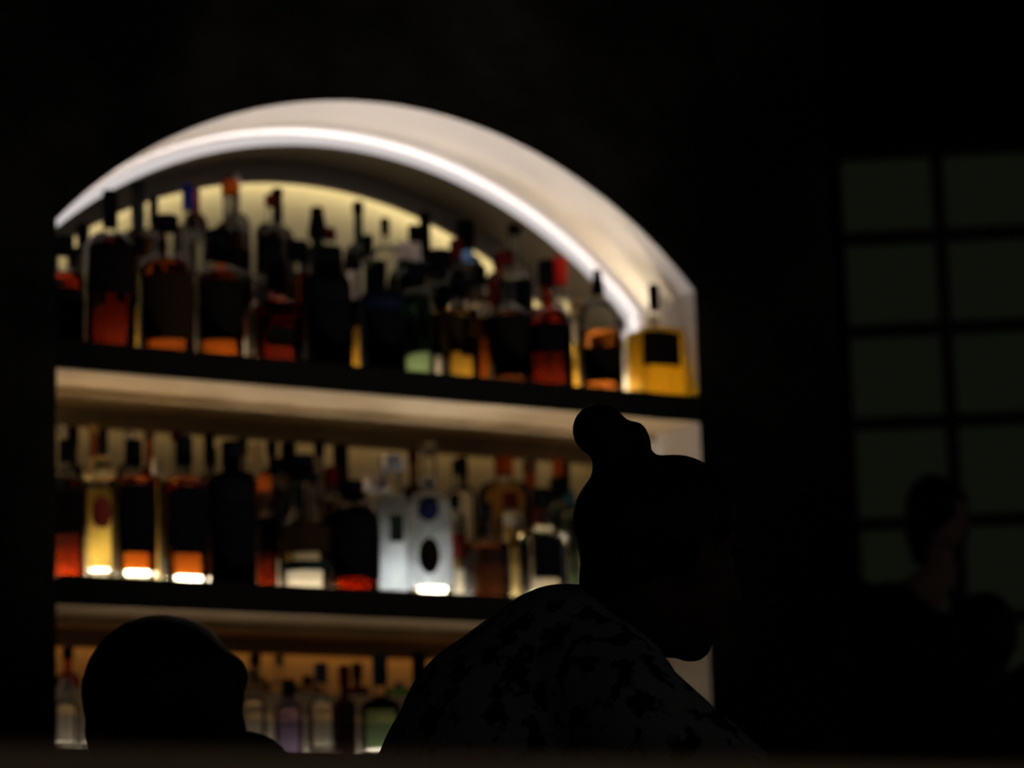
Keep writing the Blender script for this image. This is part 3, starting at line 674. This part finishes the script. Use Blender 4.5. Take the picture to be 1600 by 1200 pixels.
def face_feats(bm, hc, fwd, up, sc, chin):
    """nose, brow, lips and ears on a head centred at hc"""
    sd = fwd.cross(up).normalized()
    nb = hc + fwd*.090*sc + up*(-.005)*sc
    limb(bm, [(nb + up*.02*sc - fwd*.008*sc, .009*sc), (nb - up*.022*sc + fwd*.012*sc, .0125*sc)], 2)
    for s in (-1, 1):
        ell(bm, nb - up*.026*sc + sd*s*.011*sc, (.009*sc,)*3, None, 2)
        ell(bm, hc + fwd*.078*sc + up*.026*sc + sd*s*.03*sc, (.010*sc, .008*sc, .022*sc), (fwd, up, sd), 2)
        ec = hc - fwd*.005*sc + up*(-.012)*sc + sd*s*.078*sc
        ell(bm, ec, (.018*sc, .032*sc, .009*sc), (fwd, up, sd), 2)
    ell(bm, hc + fwd*.083*sc - up*.062*sc, (.010*sc, .007*sc, .024*sc), (fwd, up, sd), 2)
    ell(bm, hc + fwd*.081*sc - up*.076*sc, (.010*sc, .007*sc, .020*sc), (fwd, up, sd), 2)
def eyes(root, hc, fwd, up, sc):
    sd = fwd.cross(up).normalized()
    for s in (-1, 1):
        c = hc + fwd*.0585*sc + up*.006*sc + sd*s*.031*sc
        b = bmesh.new(); ell(b, c - root.location, (.0115*sc,)*3, None, 2)
        e_ = obj('eye', b, M['eye'], root, smooth=True)
        b = bmesh.new(); ell(b, c + fwd*.0085*sc - root.location, (.005*sc,)*3, None, 2)
        obj('iris', b, M['iris'], e_, smooth=True)
UP = Vector((0, 0, 1))
def person(label, J, R, hc, fwd, hup, sc, skin, top, bottom, floor_z, hairf, legs=None):
    """J: joints (world); R: torso chain [(p, r)]; hc: skull centre"""
    pel = R[-1][0]
    root = empty('person', (pel.x, pel.y, floor_z), label, 'person')
    lat = fwd.cross(UP).normalized()
    hsd = fwd.cross(hup).normalized()
    b = bmesh.new()
    limb(b, R, 3)
    limb(b, [(R[0][0], R[0][1]*.75), (J['neck'], .054*sc), (hc - hup*.05*sc - fwd*.02*sc, .052*sc)], 2)
    ell(b, hc + hup*.035*sc - fwd*.012*sc, (.089*sc, .073*sc, .071*sc), (fwd, hup, hsd))
    ell(b, hc - hup*.035*sc + fwd*.020*sc, (.066*sc, .075*sc, .058*sc), (fwd, hup, hsd))
    ell(b, hc - hup*.078*sc + fwd*.012*sc, (.052*sc, .036*sc, .046*sc), (fwd, hup, hsd))
    ell(b, hc - hup*.092*sc + fwd*.050*sc, (.026*sc, .020*sc, .028*sc), (fwd, hup, hsd), 2)
    face_feats(b, hc, fwd, hup, sc, None)
    for s in ('l', 'r'):
        sh, el, wr = J[s]
        limb(b, [(R[0][0].lerp(sh, .5), .075*sc), (sh, .055*sc), (el, .040*sc), (wr, .027*sc)], 2)
        d = (wr-el).normalized(); hand(b, wr, d, UP.cross(d) * (1 if s == 'r' else -1) + UP*.2)
    LG = {}
    for s, k in (('l', -1), ('r', 1)):
        hip = pel + lat*k*.085 - UP*.04
        if legs: kn, an_ = legs(hip, k)
        else: an_ = Vector((pel.x, pel.y, floor_z+.075)) + lat*k*.11 + fwd*.06; kn = hip.lerp(an_, .48) + fwd*.04
        LG[s] = (hip, kn, an_)
        limb(b, [(hip, .085*sc), (kn, .056*sc), (an_, .040*sc)], 2)
        limb(b, [(an_ - UP*.03, .038*sc), (an_ - UP*.045 + fwd*.13, .030*sc)], 2)
    organic('body', b, skin, root, .0065, 5)
    eyes(root, hc, fwd, hup, sc)
    b = bmesh.new()
    limb(b, [(p, r+.011) for p, r in R], 3)
    limb(b, [(R[0][0], R[0][1]*.8), (R[0][0].lerp(J['neck'], .55), .066*sc)], 2)
    for s in ('l', 'r'):
        sh, el, wr = J[s]
        limb(b, [(R[0][0].lerp(sh, .5), .088*sc), (sh, .068*sc), (el, .054*sc), (el.lerp(wr, .85), .040*sc)], 2)
    organic('shirt', b, top, root, .008, 8)
    b = bmesh.new()
    for s in ('l', 'r'):
        hip, kn, an_ = LG[s]
        limb(b, [(pel, R[-1][1]*.98+.006), (hip, .102*sc), (kn, .073*sc), (an_ + UP*.02, .056*sc)], 2)
    organic('trousers', b, bottom, root, .009, 8)
    b = bmesh.new()
    for s in ('l', 'r'):
        an_ = LG[s][2]
        limb(b, [(an_ - UP*.025, .047*sc), (an_ - UP*.033 + fwd*.135, .040*sc)], 2)
        for v in b.verts: v.co.z = max(v.co.z, floor_z+.002)
    organic('shoes', b, M['blackcloth'], root, .007, 3)
    b = bmesh.new(); hairf(b); organic('hair', b, M['hair'], root, .0055, 4)
    return root

# woman with the bun, in profile, leaning to the right
D = 3.45
q = lambda x, y, dd=0.0: at(x, y, D+dd)
hw_f = (ER*.80 + EF*.56 - UP*.16).normalized(); hw_u = (UP*.98 + ER*.16).normalized()
hw_u = (hw_u - hw_f*hw_u.dot(hw_f)).normalized()
hcw = q(1040, 868)
def hair_w(b):
    sd = hw_f.cross(hw_u)
    ell(b, q(1014, 820), (.088, .079, .085), (hw_f, hw_u, sd))
    ell(b, q(1052, 790), (.060, .058, .070), (hw_f, hw_u, sd)); ell(b, q(1085, 800), (.042, .045, .06), (hw_f, hw_u, sd))
    ell(b, q(985, 850), (.059, .088, .078), (ER, UP, EF))
    ell(b, q(962, 905), (.042, .055, .062), (ER, UP, EF))
    ell(b, q(934, 672), (.029, .0305, .030), (ER, UP, EF))             # bun
    ell(b, q(944, 668), (.025, .026, .028), (ER, UP, EF))
    limb(b, [(q(958, 700), .024), (q(962, 735), .028), (q(985, 765), .04)])
    ell(b, q(990, 685), (.018, .020, .02), (ER, UP, EF)); ell(b, q(1003, 694), (.011, .014, .015), (ER, UP, EF))
    ell(b, q(976, 680), (.014, .018, .02), (ER, UP, EF))
    for x, y, r in ((1022, 1022, .006), (1036, 1026, .005)):          # wisps at the nape
        limb(b, [(q(x-34, y-80, -.03), r*1.4), (q(x, y, -.03), r)])
Jw = {'neck': q(968, 958), 'r': (q(985, 1112, -.13), q(1172, 1252, -.16), q(1330, 1330, -.05)),
      'l': (q(960, 1070, .16), q(1110, 1262, .24), q(1290, 1335, .2))}
Rw = [(q(884, 1056), .094), (q(806, 1164), .125), (q(745, 1300), .130), (q(715, 1470), .140)]
person('woman seen from behind in dark floral shirt, hair in a high bun', Jw, Rw, hcw, hw_f, hw_u, 1.0,
       M['skin'], M['shirt'], M['blackcloth'], 0.0, hair_w)

# person in the lower left corner, seen from behind
D = 4.1
hl_f = (EF*.95 + ER*.30).normalized()
def hair_l(b):
    ell(b, q(252, 1080), (.107, .103, .105), (ER, UP, EF))
    ell(b, q(240, 1140), (.092, .085, .09), (ER, UP, EF))
    ell(b, q(296, 1100), (.060, .07, .08), (ER, UP, EF))
    ell(b, q(322, 1150), (.055, .07, .06), (ER, UP, EF))
    ell(b, q(352, 1058), (.031, .033, .034), (ER, UP, EF))
    ell(b, q(352, 1092), (.026, .032, .03), (ER, UP, EF))
Jl = {'neck': q(262, 1215), 'r': (q(386, 1216, .02), q(520, 1480, .05), q(560, 1620, .25)), 'l': (q(90, 1325), q(20, 1560), q(80, 1660, .25))}
Rl = [(q(258, 1330), .105), (q(258, 1450), .125), (q(258, 1600), .13), (q(258, 1700), .14)]
person('person with dark round head and side hair knot in front of the lowest shelf', Jl, Rl, q(258, 1105), hl_f, UP, .97,
       M['skin'], M['blackcloth'], M['blackcloth'], 0.0, hair_l)

# two people by the window on the raised floor
D = 8.2
ha_f = (ER*.80 - EF*.58 - UP*.12).normalized(); ha_u = (UP - ha_f*UP.dot(ha_f)).normalized()
def hair_a(b):
    ell(b, q(1458, 790), (.074, .085, .078), (ER, UP, EF))
    ell(b, q(1446, 826, .03), (.056, .085, .07), (ER, UP, EF))
    limb(b, [(q(1436, 800), .04), (q(1440, 868), .03)])
    limb(b, [(q(1497, 778, .03), .026), (q(1503, 840, .03), .018)])
Ja = {'neck': q(1470, 895), 'l': (q(1318, 919), q(1262, 1090), q(1250, 1230, -.1)), 'r': (q(1486, 985, .1), q(1520, 1110), q(1440, 1200, -.2))}
Ra = [(q(1392, 990), .13), (q(1385, 1080), .17), (q(1370, 1190), .16), (q(1365, 1280), .165)]
pa = person('person in black with a dimly lit face and neck, standing before the green window', Ja, Ra, q(1468, 805), ha_f, ha_u, .80,
       M['fairskin'], M['blackcloth'], M['blackcloth'], PLZ, hair_a)
b = bmesh.new(); limb(b, [(q(1487, 925, -.10) - pa.location, .012), (q(1498, 985, -.12) - pa.location, .015), (q(1524, 1065, -.10) - pa.location, .013)])
obj('collar', b, M['greycloth'], pa, smooth=True)
D = 7.0
hb_f = EF.copy()
def hair_b(b):
    ell(b, q(1538, 986), (.077, .090, .090), (ER, UP, EF)); ell(b, q(1536, 1020), (.062, .07, .07), (ER, UP, EF))
Jb = {'neck': q(1545, 1062), 'l': (q(1440, 1130), q(1400, 1270), q(1450, 1330, .25)), 'r': (q(1648, 1052), q(1690, 1230), q(1640, 1320, .25))}
Rb = [(q(1548, 1135), .105), (q(1550, 1230), .13), (q(1550, 1330), .135), (q(1550, 1400), .14)]
seatz = Rb[-1][0].z - .13
def legs_b(hip, k):
    kn = hip + EF*.36 + UP*.02; return kn, Vector((kn.x, kn.y, PLZ+.075)) - EF*.03
person('dark-haired head seen from behind at the right edge, below the green window', Jb, Rb, q(1540, 995), hb_f, UP, .84,
       M['skin'], M['blackcloth'], M['blackcloth'], PLZ, hair_b, legs_b)
sp = Rb[-1][0]
st = empty('bar_stool', (sp.x, sp.y, PLZ), 'stool under the dark-haired seated person at the right edge', 'stool')
sh_ = seatz - PLZ - .035
b = bmesh.new(); lathe(b, [(.15, sh_-.03), (.17, sh_-.02), (.17, sh_-.006), (.15, sh_)], 28); obj('seat', b, M['blackcloth'], st, smooth=True, angle=.6)
for k in range(4):
    a = PI/4 + k*PI/2; b = bmesh.new()
    limb(b, [(Vector((.10*math.cos(a), .10*math.sin(a), sh_-.03)), .012), (Vector((.16*math.cos(a), .16*math.sin(a), .012)), .012)], 1)
    obj('leg', b, M['steel'], st, smooth=True)

# ------------------------------------------------------------------ faint room light, camera
w = bpy.data.worlds.new('dim_room'); bpy.context.scene.world = w; w.use_nodes = True
w.node_tree.nodes['Background'].inputs[0].default_value = (1, .97, .90, 1)
w.node_tree.nodes['Background'].inputs[1].default_value = .035
cam = bpy.data.cameras.new('camera'); co = bpy.data.objects.new('camera', cam); COL.objects.link(co)
cam.sensor_width = 36; cam.lens = FPX/1600*36; cam.clip_start = .05; cam.clip_end = 60
Rm = Matrix((AX, AY, AZ)); co.matrix_world = Matrix.Translation(CAM) @ Rm.to_4x4()
cam.dof.use_dof = True; cam.dof.focus_distance = 3.5; cam.dof.aperture_fstop = 4.6
sc = bpy.context.scene; sc.camera = co
sc.view_settings.view_transform = 'Standard'; sc.view_settings.look = 'None'
sc.view_settings.exposure = 0; sc.view_settings.gamma = 1; sc.view_settings.use_curve_mapping = False
cy = sc.cycles
cy.max_bounces = 20; cy.transmission_bounces = 16; cy.transparent_max_bounces = 32; cy.diffuse_bounces = 4; cy.glossy_bounces = 6
cy.caustics_reflective = False; cy.caustics_refractive = False; cy.sample_clamp_indirect = 20
cy.use_denoising = True
